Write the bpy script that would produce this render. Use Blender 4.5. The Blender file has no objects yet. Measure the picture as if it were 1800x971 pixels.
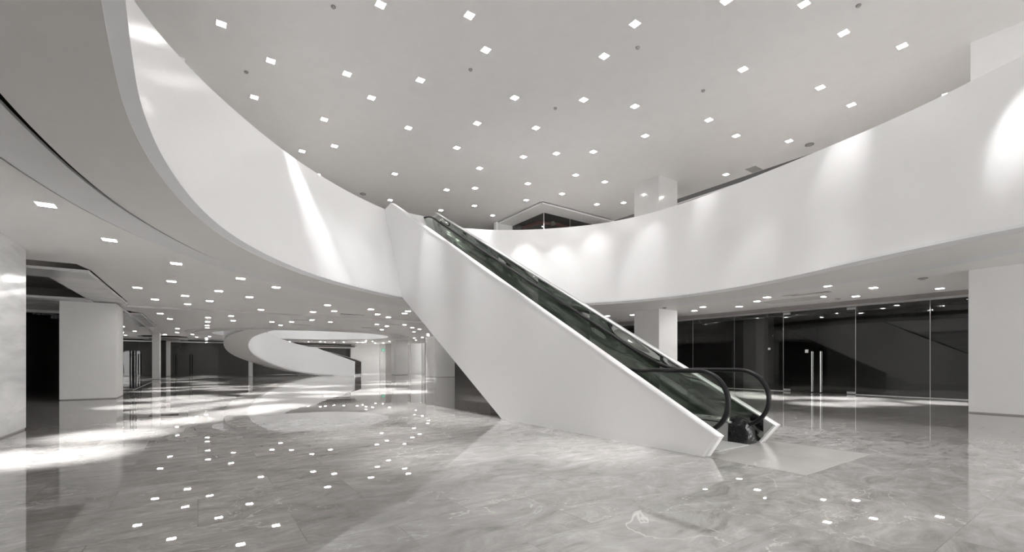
import bpy, bmesh, math, random
from mathutils import Vector, Matrix
from mathutils.geometry import tessellate_polygon
random.seed(7)
S = bpy.context.scene
COL = S.collection
# ------------------------------------------------------------------ camera
# world: +y runs along the escalator away from the viewer, +x to the right; camera at the origin, eye height 1.2 m
F, CX, HY, EYE = 790.0, 900.0, 637.0, 1.2
_n = math.hypot(552, 790); CC = 790 / _n; SS = 552 / _n
cam_d = bpy.data.cameras.new('camera'); cam = bpy.data.objects.new('camera', cam_d); COL.objects.link(cam)
cam.location = (0, 0, EYE)
cam.rotation_euler = (math.pi / 2, 0, -math.atan2(SS, CC))
cam_d.sensor_width = 36.0; cam_d.lens = 36.0 * F / 1800
cam_d.shift_y = (HY - 485.5) / 1800
cam_d.clip_start = 0.02; cam_d.clip_end = 300
S.camera = cam
# ------------------------------------------------------------------ world, exposure
W = bpy.data.worlds.new('world'); S.world = W; W.use_nodes = True
W.node_tree.nodes['Background'].inputs[0].default_value = (1.0, 0.99, 0.98, 1)
W.node_tree.nodes['Background'].inputs[1].default_value = 4.2
S.view_settings.view_transform = 'Standard'; S.view_settings.look = 'None'
S.view_settings.gamma = 1; S.view_settings.use_curve_mapping = False
S.view_settings.exposure = 0.53
S.cycles.max_bounces = 14; S.cycles.diffuse_bounces = 9; S.cycles.glossy_bounces = 6
S.cycles.transmission_bounces = 10; S.cycles.transparent_max_bounces = 16
S.cycles.caustics_reflective = False; S.cycles.caustics_refractive = False
S.cycles.use_denoising = True; S.cycles.sample_clamp_indirect = 8; S.cycles.blur_glossy = 0.3
UP_W, LOW_W, LENS, LENSL = 1100.0, 1500.0, 150.0, 360.0      # watts of a high downlight, of a low downlight; lens brightness
UP_ANG, LOW_ANG = 34, 40
H1, H1R, H2 = 3.22, 3.38, 8.84             # low ceiling left, low ceiling right, high ceiling
ZB, ZT, ZF = 3.23, 6.45, 5.35              # void edge band foot, top; upper floor

def P(px, py, z):
    """a point of the plan at height z seen along a direction of the survey photograph"""
    d = F * (z - EYE) / (HY - py); r = (px - CX) / F * d
    return (SS * d + CC * r, CC * d - SS * r)
def RD(r, d): return (SS * d + CC * r, CC * d - SS * r)
def on_y(px, y0):
    r = (px - CX) / F; dx = SS + CC * r; dy = CC - SS * r
    return dx * y0 / dy
def on_x(px, x0):
    r = (px - CX) / F; dx = SS + CC * r; dy = CC - SS * r
    return dy * x0 / dx
# ------------------------------------------------------------------ materials
def newmat(name):
    m = bpy.data.materials.new(name); m.use_nodes = True
    return m, m.node_tree, m.node_tree.nodes['Principled BSDF']
def mat(name, col, rough=0.5, metal=0.0, spec=0.5, vary=0.03, scale=3.0, bump=0.0, bscale=20.0, coat=0.0):
    m, nt, b = newmat(name)
    tc = nt.nodes.new('ShaderNodeTexCoord')
    nz = nt.nodes.new('ShaderNodeTexNoise'); nz.inputs['Scale'].default_value = scale; nz.inputs['Detail'].default_value = 5
    nt.links.new(tc.outputs['Object'], nz.inputs['Vector'])
    cr = nt.nodes.new('ShaderNodeMix'); cr.data_type = 'RGBA'
    cr.inputs[6].default_value = tuple(max(0, c * (1 - vary)) for c in col) + (1,)
    cr.inputs[7].default_value = tuple(min(1, c * (1 + vary)) for c in col) + (1,)
    nt.links.new(nz.outputs[0], cr.inputs[0]); nt.links.new(cr.outputs[2], b.inputs['Base Color'])
    b.inputs['Roughness'].default_value = rough; b.inputs['Metallic'].default_value = metal
    b.inputs['Specular IOR Level'].default_value = spec; b.inputs['Coat Weight'].default_value = coat
    if bump:
        n2 = nt.nodes.new('ShaderNodeTexNoise'); n2.inputs['Scale'].default_value = bscale
        nt.links.new(tc.outputs['Object'], n2.inputs['Vector'])
        bp = nt.nodes.new('ShaderNodeBump'); bp.inputs['Strength'].default_value = bump; bp.inputs['Distance'].default_value = 0.05
        nt.links.new(n2.outputs[0], bp.inputs['Height']); nt.links.new(bp.outputs[0], b.inputs['Normal'])
    return m
M = {}
M['ceiling'] = mat('ceiling_paint', (0.87, 0.862, 0.855), 0.55, spec=0.3)
M['band'] = mat('white_lacquer', (0.86, 0.86, 0.865), 0.36, vary=0.01)
M['soffit'] = mat('soffit_paint', (0.80, 0.79, 0.78), 0.5)
M['strip'] = mat('soffit_cool_paint', (0.80, 0.81, 0.83), 0.45)
M['wall'] = mat('wall_paint', (0.84, 0.837, 0.832), 0.5)
M['cladding'] = mat('escalator_white_cladding', (0.84, 0.84, 0.845), 0.42, vary=0.012, scale=1.2)
M['gloss'] = mat('polished_white_stone', (0.74, 0.74, 0.735), 0.12)
M['edge'] = mat('white_edge_trim', (0.92, 0.92, 0.92), 0.35, vary=0.0)
M['dark'] = mat('recess_shade_and_vent_black', (0.05, 0.048, 0.046), 0.6)  # near-black: shade of gaps and recesses put into the colour; also vent housing
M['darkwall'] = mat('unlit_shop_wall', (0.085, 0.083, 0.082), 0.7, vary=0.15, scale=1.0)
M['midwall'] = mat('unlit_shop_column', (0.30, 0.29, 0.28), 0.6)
M['grey'] = mat('grey_recess_paint', (0.36, 0.34, 0.33), 0.6)
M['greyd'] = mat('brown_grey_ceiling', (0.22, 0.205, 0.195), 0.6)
M['duct'] = mat('bare_duct', (0.22, 0.21, 0.20), 0.5, vary=0.2)
M['steel'] = mat('brushed_steel', (0.62, 0.63, 0.62), 0.22, 1.0, bump=0.25, bscale=2.0)
M['mirrorg'] = mat('polished_steel_deck', (0.62, 0.65, 0.62), 0.24, 0.8, bump=0.5, bscale=1.8)
M['base'] = mat('satin_steel_base', (0.52, 0.52, 0.51), 0.35, 0.3)
def lining_mat():
    m, nt, b = newmat('wavy_polished_steel_lining'); N = nt.nodes; L = nt.links
    tc = N.new('ShaderNodeTexCoord'); oi = N.new('ShaderNodeObjectInfo'); mu = N.new('ShaderNodeMath'); mu.operation = 'MULTIPLY'; mu.inputs[1].default_value = 60
    L.new(oi.outputs['Random'], mu.inputs[0])
    mp = N.new('ShaderNodeMapping'); mp.vector_type = 'TEXTURE'; mp.inputs['Rotation'].default_value = (0.497, 0, 0); mp.inputs['Scale'].default_value = (1, 3.0, 0.85); L.new(tc.outputs['Object'], mp.inputs[0])
    nz = N.new('ShaderNodeTexNoise'); nz.noise_dimensions = '4D'; nz.inputs['Scale'].default_value = 2.2; nz.inputs['Detail'].default_value = 1
    L.new(mp.outputs[0], nz.inputs['Vector']); L.new(mu.outputs[0], nz.inputs['W'])
    bp = N.new('ShaderNodeBump'); bp.inputs['Strength'].default_value = 1.0; bp.inputs['Distance'].default_value = 0.28
    L.new(nz.outputs[0], bp.inputs['Height']); L.new(bp.outputs[0], b.inputs['Normal'])
    b.inputs['Base Color'].default_value = (0.44, 0.465, 0.44, 1); b.inputs['Metallic'].default_value = 0.93; b.inputs['Roughness'].default_value = 0.09
    return m
M['mirror'] = lining_mat()
M['alu'] = mat('satin_aluminium', (0.75, 0.75, 0.75), 0.3, 0.9)
M['rubber'] = mat('black_rubber_handrail', (0.01, 0.01, 0.011), 0.42, spec=0.2)
M['blackpl'] = mat('black_plastic_wrap', (0.015, 0.015, 0.016), 0.25, bump=1.0, bscale=9)
M['tread'] = mat('step_metal', (0.5, 0.5, 0.5), 0.4, 0.6)
M['stone'] = mat('dark_stair_stone', (0.13, 0.12, 0.115), 0.25, vary=0.4, scale=4)
M['grille'] = mat('grille_metal', (0.42, 0.41, 0.40), 0.5)
M['detector'] = mat('detector_plastic', (0.30, 0.29, 0.28), 0.5)
M['sticker'] = mat('paper_sticker', (0.85, 0.85, 0.85), 0.6, vary=0)
M['signwhite'] = mat('sign_white', (0.9, 0.9, 0.9), 0.5, vary=0)

def marble():
    m, nt, b = newmat('pale_marble')
    tc = nt.nodes.new('ShaderNodeTexCoord'); mp = nt.nodes.new('ShaderNodeMapping')
    mp.inputs['Scale'].default_value = (0.5, 0.5, 2.6); mp.inputs['Rotation'].default_value = (0.08, 0.1, 0)
    nt.links.new(tc.outputs['Object'], mp.inputs[0])
    nz = nt.nodes.new('ShaderNodeTexNoise'); nz.inputs['Scale'].default_value = 1.4; nz.inputs['Detail'].default_value = 9; nz.inputs['Distortion'].default_value = 0.9
    nt.links.new(mp.outputs[0], nz.inputs['Vector'])
    cr = nt.nodes.new('ShaderNodeValToRGB')
    cr.color_ramp.elements[0].position = 0.35; cr.color_ramp.elements[0].color = (0.68, 0.69, 0.70, 1)
    cr.color_ramp.elements[1].position = 0.62; cr.color_ramp.elements[1].color = (0.84, 0.845, 0.85, 1)
    nt.links.new(nz.outputs[0], cr.inputs[0]); nt.links.new(cr.outputs[0], b.inputs['Base Color'])
    b.inputs['Roughness'].default_value = 0.22
    return m
M['marble'] = marble()

def floor_mat():
    m, nt, b = newmat('polished_grey_marble_floor'); N = nt.nodes; L = nt.links
    tc = N.new('ShaderNodeTexCoord')
    br = N.new('ShaderNodeTexBrick'); br.inputs['Color1'].default_value = (0, 0, 0, 1); br.inputs['Color2'].default_value = (1, 1, 1, 1)
    br.inputs['Mortar'].default_value = (0.5, 0.5, 0.5, 1); br.inputs['Scale'].default_value = 1.0
    br.inputs['Mortar Size'].default_value = 0.004; br.inputs['Brick Width'].default_value = 1.2; br.inputs['Row Height'].default_value = 0.8
    br.offset = 0.5; br.inputs['Bias'].default_value = 0.0
    L.new(tc.outputs['Object'], br.inputs['Vector'])
    bw = N.new('ShaderNodeRGBToBW'); L.new(br.outputs['Color'], bw.inputs[0])
    wm = N.new('ShaderNodeMath'); wm.operation = 'MULTIPLY'; wm.inputs[1].default_value = 37.0; L.new(bw.outputs[0], wm.inputs[0])
    mp = N.new('ShaderNodeMapping'); mp.inputs['Rotation'].default_value = (0, 0, 0.62); mp.inputs['Scale'].default_value = (0.75, 1.5, 1)
    L.new(tc.outputs['Object'], mp.inputs[0])
    n1 = N.new('ShaderNodeTexNoise'); n1.noise_dimensions = '4D'; n1.inputs['Scale'].default_value = 1.9; n1.inputs['Detail'].default_value = 10
    n1.inputs['Roughness'].default_value = 0.72; n1.inputs['Distortion'].default_value = 1.6
    L.new(mp.outputs[0], n1.inputs['Vector']); L.new(wm.outputs[0], n1.inputs['W'])
    cr = N.new('ShaderNodeValToRGB'); e = cr.color_ramp.elements
    e[0].position = 0.30; e[0].color = (0.20, 0.188, 0.178, 1); e[1].position = 0.66; e[1].color = (0.50, 0.485, 0.47, 1)
    x = e.new(0.45); x.color = (0.335, 0.32, 0.308, 1); x = e.new(0.54); x.color = (0.39, 0.376, 0.365, 1)
    L.new(n1.outputs[0], cr.inputs[0])
    # slab to slab tone
    tn = N.new('ShaderNodeMapRange'); tn.inputs['To Min'].default_value = 0.92; tn.inputs['To Max'].default_value = 1.06; L.new(bw.outputs[0], tn.inputs[0])
    mul = N.new('ShaderNodeMix'); mul.data_type = 'RGBA'; mul.blend_type = 'MULTIPLY'; mul.inputs[0].default_value = 1.0
    L.new(cr.outputs[0], mul.inputs[6]); L.new(tn.outputs[0], mul.inputs[7])
    # white veins: narrow ridges of two distorted noises
    def vein(scale, rot, w, thr, sx):
        m2 = N.new('ShaderNodeMapping'); m2.inputs['Rotation'].default_value = (0, 0, rot); m2.inputs['Scale'].default_value = (sx, 1, 1)
        L.new(tc.outputs['Object'], m2.inputs[0])
        n = N.new('ShaderNodeTexNoise'); n.noise_dimensions = '4D'; n.inputs['Scale'].default_value = scale; n.inputs['Detail'].default_value = 6
        n.inputs['Roughness'].default_value = 0.55; n.inputs['Distortion'].default_value = 0.6
        L.new(m2.outputs[0], n.inputs['Vector']); L.new(wm.outputs[0], n.inputs['W'])
        s = N.new('ShaderNodeMath'); s.operation = 'SUBTRACT'; s.inputs[1].default_value = thr; L.new(n.outputs[0], s.inputs[0])
        a = N.new('ShaderNodeMath'); a.operation = 'ABSOLUTE'; L.new(s.outputs[0], a.inputs[0])
        r = N.new('ShaderNodeMapRange'); r.inputs['From Min'].default_value = 0; r.inputs['From Max'].default_value = w
        r.inputs['To Min'].default_value = 1; r.inputs['To Max'].default_value = 0; L.new(a.outputs[0], r.inputs[0])
        return r.outputs[0]
    v1 = vein(0.7, 0.9, 0.0035, 0.50, 0.6); v2 = vein(1.2, -0.5, 0.003, 0.55, 0.5)
    mx = N.new('ShaderNodeMath'); mx.operation = 'MAXIMUM'; L.new(v1, mx.inputs[0]); L.new(v2, mx.inputs[1])
    msk = N.new('ShaderNodeTexNoise'); msk.inputs['Scale'].default_value = 0.7; L.new(tc.outputs['Object'], msk.inputs['Vector'])
    mr = N.new('ShaderNodeMapRange'); mr.inputs['From Min'].default_value = 0.40; mr.inputs['From Max'].default_value = 0.58; mr.inputs['To Max'].default_value = 0.6
    L.new(msk.outputs[0], mr.inputs[0])
    mm = N.new('ShaderNodeMath'); mm.operation = 'MULTIPLY'; L.new(mx.outputs[0], mm.inputs[0]); L.new(mr.outputs[0], mm.inputs[1])
    vm = N.new('ShaderNodeMix'); vm.data_type = 'RGBA'; vm.inputs[7].default_value = (0.8, 0.78, 0.75, 1)
    L.new(mm.outputs[0], vm.inputs[0]); L.new(mul.outputs[2], vm.inputs[6])
    # joints
    jm = N.new('ShaderNodeMix'); jm.data_type = 'RGBA'; jm.inputs[7].default_value = (0.20, 0.19, 0.18, 1)
    jf = N.new('ShaderNodeMath'); jf.operation = 'MULTIPLY'; jf.inputs[1].default_value = 0.3; L.new(br.outputs['Fac'], jf.inputs[0])
    L.new(jf.outputs[0], jm.inputs[0]); L.new(vm.outputs[2], jm.inputs[6])
    L.new(jm.outputs[2], b.inputs['Base Color'])
    b.inputs['Roughness'].default_value = 0.01; b.inputs['IOR'].default_value = 1.55
    b.inputs['Specular IOR Level'].default_value = 0.62
    # very slight unevenness of the polish
    n3 = N.new('ShaderNodeTexNoise'); n3.inputs['Scale'].default_value = 1.3; L.new(tc.outputs['Object'], n3.inputs['Vector'])
    bp = N.new('ShaderNodeBump'); bp.inputs['Strength'].default_value = 0.02; bp.inputs['Distance'].default_value = 0.03
    L.new(n3.outputs[0], bp.inputs['Height']); L.new(bp.outputs[0], b.inputs['Normal'])
    return m
M['floor'] = floor_mat()

def pale_floor():
    m = mat('pale_landing_stone', (0.42, 0.405, 0.39), 0.16, vary=0.12, scale=2.5)
    return m
M['pale'] = pale_floor()

def glass(name, tint, ior=1.5, rough=0.0):
    m = bpy.data.materials.new(name); m.use_nodes = True; nt = m.node_tree; nt.nodes.clear()
    o = nt.nodes.new('ShaderNodeOutputMaterial'); mx = nt.nodes.new('ShaderNodeMixShader')
    t = nt.nodes.new('ShaderNodeBsdfTransparent'); t.inputs[0].default_value = tuple(tint) + (1,)
    g = nt.nodes.new('ShaderNodeBsdfGlossy'); g.inputs['Roughness'].default_value = rough
    fr = nt.nodes.new('ShaderNodeFresnel'); fr.inputs[0].default_value = ior
    tc = nt.nodes.new('ShaderNodeTexCoord'); nz = nt.nodes.new('ShaderNodeTexNoise'); nz.inputs['Scale'].default_value = 0.5
    bp = nt.nodes.new('ShaderNodeBump'); bp.inputs['Strength'].default_value = 0.03; bp.inputs['Distance'].default_value = 0.02
    nt.links.new(tc.outputs['Object'], nz.inputs['Vector']); nt.links.new(nz.outputs[0], bp.inputs['Height']); nt.links.new(bp.outputs[0], g.inputs['Normal'])
    ge = nt.nodes.new('ShaderNodeNewGeometry'); iv = nt.nodes.new('ShaderNodeMath'); iv.operation = 'SUBTRACT'; iv.inputs[0].default_value = 1.0
    nt.links.new(ge.outputs['Backfacing'], iv.inputs[1])      # the second surface of the pane adds no total reflection
    fm = nt.nodes.new('ShaderNodeMath'); fm.operation = 'MULTIPLY'; nt.links.new(fr.outputs[0], fm.inputs[0]); nt.links.new(iv.outputs[0], fm.inputs[1])
    fk = nt.nodes.new('ShaderNodeMath'); fk.operation = 'MULTIPLY'; fk.inputs[1].default_value = 1.7; fk.use_clamp = True; nt.links.new(fm.outputs[0], fk.inputs[0])
    nt.links.new(fk.outputs[0], mx.inputs[0]); nt.links.new(t.outputs[0], mx.inputs[1]); nt.links.new(g.outputs[0], mx.inputs[2])
    nt.links.new(mx.outputs[0], o.inputs[0])
    return m
M['glass'] = glass('shopfront_glass', (0.86, 0.87, 0.86), 1.5)
M['gglass'] = glass('green_tinted_glass', (0.865, 0.892, 0.865), 1.45)
def emis(name, col, st):
    m = bpy.data.materials.new(name); m.use_nodes = True; nt = m.node_tree; nt.nodes.clear()
    o = nt.nodes.new('ShaderNodeOutputMaterial'); e = nt.nodes.new('ShaderNodeEmission')
    e.inputs[0].default_value = tuple(col) + (1,); e.inputs[1].default_value = st
    nt.links.new(e.outputs[0], o.inputs[0]); return m
M['lens'] = emis('lit_downlight_lens', (1.0, 0.985, 0.96), LENS)
M['lensl'] = emis('lit_low_downlight_lens', (1.0, 0.985, 0.96), LENSL)
M['exit'] = emis('lit_green_exit_sign', (0.25, 0.8, 0.5), 0.7)
# ------------------------------------------------------------------ mesh helpers
class MB:
    def __init__(s): s.v = []; s.f = []; s.mi = []
    def poly(s, pts, mi=0):
        k = len(s.v); s.v += [tuple(p) for p in pts]; s.f.append(tuple(range(k, k + len(pts)))); s.mi.append(mi); return s
    def box(s, x0, x1, y0, y1, z0, z1, mi=0):
        k = len(s.v)
        s.v += [(x0, y0, z0), (x1, y0, z0), (x1, y1, z0), (x0, y1, z0), (x0, y0, z1), (x1, y0, z1), (x1, y1, z1), (x0, y1, z1)]
        for q in ((0, 3, 2, 1), (4, 5, 6, 7), (0, 1, 5, 4), (1, 2, 6, 5), (2, 3, 7, 6), (3, 0, 4, 7)):
            s.f.append(tuple(k + i for i in q)); s.mi.append(mi)
        return s
    def prism_x(s, yz, x0, x1, mi=0):       # polygon in the y-z plane pushed along x
        n = len(yz); k = len(s.v)
        s.v += [(x0, y, z) for y, z in yz] + [(x1, y, z) for y, z in yz]
        for t in tessellate_polygon([[Vector((y, z, 0)) for y, z in yz]]):
            s.f.append(tuple(k + i for i in t)); s.mi.append(mi); s.f.append(tuple(k + n + i for i in reversed(t))); s.mi.append(mi)
        for i in range(n):
            j = (i + 1) % n; s.f.append((k + i, k + j, k + n + j, k + n + i)); s.mi.append(mi)
        return s
    def slab(s, outer, holes, z0, z1, mi=0):  # horizontal plate with holes, with thickness
        loops = [outer] + holes; flat = [p for l in loops for p in l]; n = len(flat); k = len(s.v)
        s.v += [(x, y, z0) for x, y in flat] + [(x, y, z1) for x, y in flat]
        for t in tessellate_polygon([[Vector((x, y, 0)) for x, y in l] for l in loops]):
            s.f.append(tuple(k + i for i in t)); s.mi.append(mi); s.f.append(tuple(k + n + i for i in reversed(t))); s.mi.append(mi)
        o = 0
        for l in loops:
            m = len(l)
            for i in range(m):
                j = (i + 1) % m; s.f.append((k + o + i, k + o + j, k + n + o + j, k + n + o + i)); s.mi.append(mi)
            o += m
        return s
    def strip(s, A, B, closed=False, mi=0):  # ruled surface between two point lists
        n = len(A); k = len(s.v); s.v += [tuple(p) for p in A] + [tuple(p) for p in B]
        for i in range(n if closed else n - 1):
            j = (i + 1) % n; s.f.append((k + i, k + j, k + n + j, k + n + i)); s.mi.append(mi)
        return s
    def loft(s, rings, closed=False, mi=0, caps=True):  # sections (each a closed loop of points) joined in order
        m = len(rings[0]); k = len(s.v); n = len(rings)
        for r in rings: s.v += [tuple(p) for p in r]
        for a in range(n if closed else n - 1):
            b = (a + 1) % n
            for i in range(m):
                j = (i + 1) % m; s.f.append((k + a * m + i, k + a * m + j, k + b * m + j, k + b * m + i)); s.mi.append(mi)
        if not closed and caps:
            s.f.append(tuple(k + i for i in range(m))); s.mi.append(mi); s.f.append(tuple(k + (n - 1) * m + i for i in reversed(range(m)))); s.mi.append(mi)
        return s
    def tube(s, pts, r, seg=10, mi=0, flat=1.0, closed=False):
        P3 = [Vector(p) for p in pts]; rings = []; up0 = Vector((1, 0, 0))
        for i, p in enumerate(P3):
            t = (P3[(i + 1) % len(P3)] - P3[i - 1]) if (closed or 0 < i < len(P3) - 1) else (P3[min(i + 1, len(P3) - 1)] - P3[max(i - 1, 0)])
            t.normalize(); u = up0 - t * up0.dot(t)
            if u.length < 1e-3: u = Vector((0, 1, 0)) - t * t.y
            u.normalize(); w = t.cross(u)
            rings.append([p + u * (r * math.cos(a)) + w * (r * flat * math.sin(a)) for a in [2 * math.pi * q / seg for q in range(seg)]])
        return s.loft(rings, closed, mi)
    def cyl(s, x, y, z0, z1, r, seg=20, mi=0):
        return s.loft([[(x + r * math.cos(2 * math.pi * q / seg), y + r * math.sin(2 * math.pi * q / seg), z) for q in range(seg)] for z in (z0, z1)], mi=mi)
    def build(s, name, mats, parent=None, smooth=False, loc=None, autos=False):
        me = bpy.data.meshes.new(name); me.from_pydata(s.v, [], s.f)
        if not isinstance(mats, (list, tuple)): mats = [mats]
        for m in mats: me.materials.append(m)
        for p, i in zip(me.polygons, s.mi): p.material_index = i
        bm = bmesh.new(); bm.from_mesh(me); bmesh.ops.remove_doubles(bm, verts=bm.verts, dist=1e-5)
        bmesh.ops.recalc_face_normals(bm, faces=bm.faces); bm.to_mesh(me); bm.free()
        if smooth:
            for p in me.polygons: p.use_smooth = True
            me.set_sharp_from_angle(angle=math.radians(35))
        o = bpy.data.objects.new(name, me); COL.objects.link(o)
        if parent:
            o.parent = parent
            if parent.type == 'EMPTY': o.location = -Vector(parent.location)
        return o
def struct(o): o['kind'] = 'structure'; return o
def tag(o, label, cat, group=None, kind=None):
    o['label'] = label; o['category'] = cat
    if group: o['group'] = group
    if kind: o['kind'] = kind
    return o
def thing(name, label, cat, loc=(0, 0, 0), group=None):
    o = bpy.data.objects.new(name, None); COL.objects.link(o); o.location = loc; o.empty_display_size = 0.2
    return tag(o, label, cat, group)
# ------------------------------------------------------------------ the curved void
C0 = (5.5, 4.5)
def radial(pts):
    L = sorted((math.atan2(y - C0[1], x - C0[0]), math.hypot(x - C0[0], y - C0[1])) for x, y in pts)
    n = len(L); th = [a for a, _ in L]; rr = [b for _, b in L]
    th = [th[-2] - 2 * math.pi, th[-1] - 2 * math.pi] + th + [th[0] + 2 * math.pi, th[1] + 2 * math.pi]
    rr = [rr[-2], rr[-1]] + rr + [rr[0], rr[1]]
    sl = [0] * len(th)
    for i in range(1, len(th) - 1): sl[i] = (rr[i + 1] - rr[i - 1]) / (th[i + 1] - th[i - 1])
    def f(t):
        t = (t + math.pi) % (2 * math.pi) - math.pi
        i = 1
        while i < len(th) - 2 and th[i + 1] <= t: i += 1
        h = th[i + 1] - th[i]; u = (t - th[i]) / h
        return ((2*u**3 - 3*u**2 + 1) * rr[i] + (u**3 - 2*u**2 + u) * h * sl[i] + (-2*u**3 + 3*u**2) * rr[i + 1] + (u**3 - u**2) * h * sl[i + 1])
    def sm(t):   # light smoothing of the surveyed points
        return sum(f(t + a) for a in (-0.10, -0.05, 0, 0.05, 0.10)) / 5
    return sm
rB = radial([(-.31, 3.29), (-.36, 4.04), (-.35, 4.83), (-.27, 5.67), (-.05, 6.85), (.55, 8.63), (1.45, 10.17), (2.35, 11.3), (3.1, 12.0), (3.96, 12.66), (5.24, 13.5),
             (6.8, 13.95), (8.3, 13.7), (9.7, 12.6), (10.89, 11.3), (11.59, 10.02), (12.01, 8.18), (11.91, 6.39), (11.44, 4.79), (10.89, 3.51), (10.42, 2.19), (10.11, 1.12),
             (9.2, -1.6), (7.2, -4.2), (4.5, -5.0), (2.0, -3.6), (.5, -1.3), (-.1, 1.2)])
rG1 = radial([(-1.21, 4.92), (-1.16, 5.56), (-1.02, 6.55), (-.48, 8.59), (.49, 10.7), (2.6, 13.0), (5.7, 14.9), (7.6, 15.25), (9.4, 14.7), (11.2, 13.2), (12.4, 11.3), (13.1, 9.2), (13.2, 6.6), (12.95, 4.4), (12.6, 3.03), (12.0, 2.05), (11.4, 1.0),
              (10.4, -2.0), (8.2, -5.2), (4.6, -6.1), (1.4, -4.6), (-.3, -1.9), (-1.0, 1.0), (-1.22, 3.2)])
rG2 = radial([(-1.6, 6.5), (-1.54, 6.9), (-1.39, 7.56), (-1.01, 8.8), (-.4, 10.1), (.54, 11.65), (2.87, 13.9), (6.3, 15.75), (8.1, 15.95), (10, 15.4), (11.8, 13.8), (13.1, 11.6), (13.95, 9.4), (13.86, 7.2), (13.6, 5.0), (13.15, 3.1), (12.76, 2.18), (12.1, 1.0),
              (11.1, -2.3), (8.7, -5.8), (4.6, -6.9), (1.0, -5.2), (-.9, -2.2), (-1.6, 1.0), (-1.75, 4.2)])
rT = radial([(-.76, 8.48), (-.49, 9.14), (-.07, 9.93), (.72, 11.08), (1.76, 12.37), (3.51, 13.98), (5.27, 15.15), (7.0, 15.75), (8.68, 15.5), (10.2, 14.65), (11.89, 12.95), (12.85, 11.19), (13.12, 9.13), (12.95, 6.93), (12.7, 5.31), (12.47, 4.02), (12.19, 2.93), (11.87, 2.03), (11.49, 1.27),
             (10.4, -2.1), (8.0, -5.6), (4.5, -6.4), (1.2, -4.9), (-.6, -2.2), (-1.3, 1.0), (-1.45, 4.2), (-1.2, 6.8)])
def pol(f, t, z=None, dr=0.0):
    r = f(t) + dr; x, y = C0[0] + r * math.cos(t), C0[1] + r * math.sin(t)
    return (x, y) if z is None else (x, y, z)
def loop(f, n=160, dr=0.0): return [pol(f, -math.pi + 2 * math.pi * i / n, None, dr) for i in range(n)]
def theta_at_x(f, x):            # on the far (escalator) side
    a, b = 0.2, math.pi - 0.2
    for _ in range(50):
        m = (a + b) / 2
        if pol(f, m)[0] > x: a = m
        else: b = m
    return (a + b) / 2
XN, XF = 5.243, 7.005            # planes of the escalator's near and far side panels
# ring 2 (second void with the curved stair)
R2 = RD(-15.5, 33.9); RR2 = 5.95
def circ(r, n=96, c=R2): return [(c[0] + r * math.cos(2 * math.pi * i / n), c[1] + r * math.sin(2 * math.pi * i / n)) for i in range(n)]
X0, X1, Y0, Y1 = -12.0, 19.9, -9.0, 56.0

# ------------------------------------------------------------------ floor
fl = MB().box(X0, 36, Y0, Y1 + 4, -0.2, 0.0); struct(fl.build('floor', M['floor']))
# ------------------------------------------------------------------ low ceiling
ta = math.radians(70)
def arc(f, t0, t1, n, dr=0.0): return [pol(f, t0 + (t1 - t0) * i / n, None, dr) for i in range(n + 1)]
left_in = arc(rG2, ta, ta + math.radians(200), 110)       # from the far side round by the left to behind
right_in = arc(rG2, ta - math.radians(160), ta, 90)
outL = left_in + [(5.5, Y0), (X0, Y0), (X0, Y1), (X1, Y1), (X1, 30.3)]
outR = right_in + [(18.9, 28.9), (18.9, Y0), (5.5, Y0)]
p1a, p1b = P(135, 465, H1)[0], P(135, 465, H1)[1]
hole_portal = [(-9, p1b - 0.05), (p1a, p1b - 0.05), (-1.93, 13.45), (-1.93, 19.75), (-3.6, 21.8), (-9, 21.8)]
hole_groove = [(-2.15, 20.45), (12.6, 20.45), (12.6, 21.5), (-2.15, 21.5)]
q2 = P(240, 546, H1)
hole_p2 = [(-7, 22.9), (-2.35, 22.9), (-1.88, 23.9), (-1.88, 32.0), (-7, 32.0)]
hole_p3 = [(-7, 43.3), (-1.3, 43.3), (-0.7, 44.4), (-0.7, 49.6), (-7, 49.6)]
lc = MB().slab(outL, [hole_portal, hole_groove, hole_p2, hole_p3, circ(RR2 + 1.55)], H1, H1 + 0.16)
struct(lc.build('ceiling_low', M['ceiling']))
struct(MB().slab(outR, [], H1R, H1R + 0.16).build('ceiling_low_right', M['ceiling']))
# shallow channel across the low ceiling, recesses over the shop portals
struct(MB().box(-2.3, 12.75, 20.3, 21.65, H1 + 0.07, H1 + 0.1).build('trim_1', M['ceiling']))
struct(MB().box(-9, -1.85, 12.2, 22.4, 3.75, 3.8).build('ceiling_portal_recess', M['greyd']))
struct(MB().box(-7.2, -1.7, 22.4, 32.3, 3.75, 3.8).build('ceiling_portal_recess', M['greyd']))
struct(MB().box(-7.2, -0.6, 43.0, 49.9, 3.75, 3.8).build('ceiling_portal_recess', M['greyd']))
def upstand(poly, z0, z1, name='wall_recess', m='greyd'):
    b = MB(); n = len(poly)
    for i in range(n):
        (xa, ya), (xb, yb) = poly[i], poly[(i + 1) % n]
        b.poly([(xa, ya, z0), (xb, yb, z0), (xb, yb, z1), (xa, ya, z1)])
    return struct(b.build(name, M[m]))
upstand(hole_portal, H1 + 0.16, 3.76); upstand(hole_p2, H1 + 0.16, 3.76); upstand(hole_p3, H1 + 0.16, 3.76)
# right-hand recess between the low ceiling and the glass
struct(MB().box(18.86, 20.0, Y0, 30, H1R + 0.16, H1R + 0.20).build('ceiling_recess_right', M['grey']))
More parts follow.
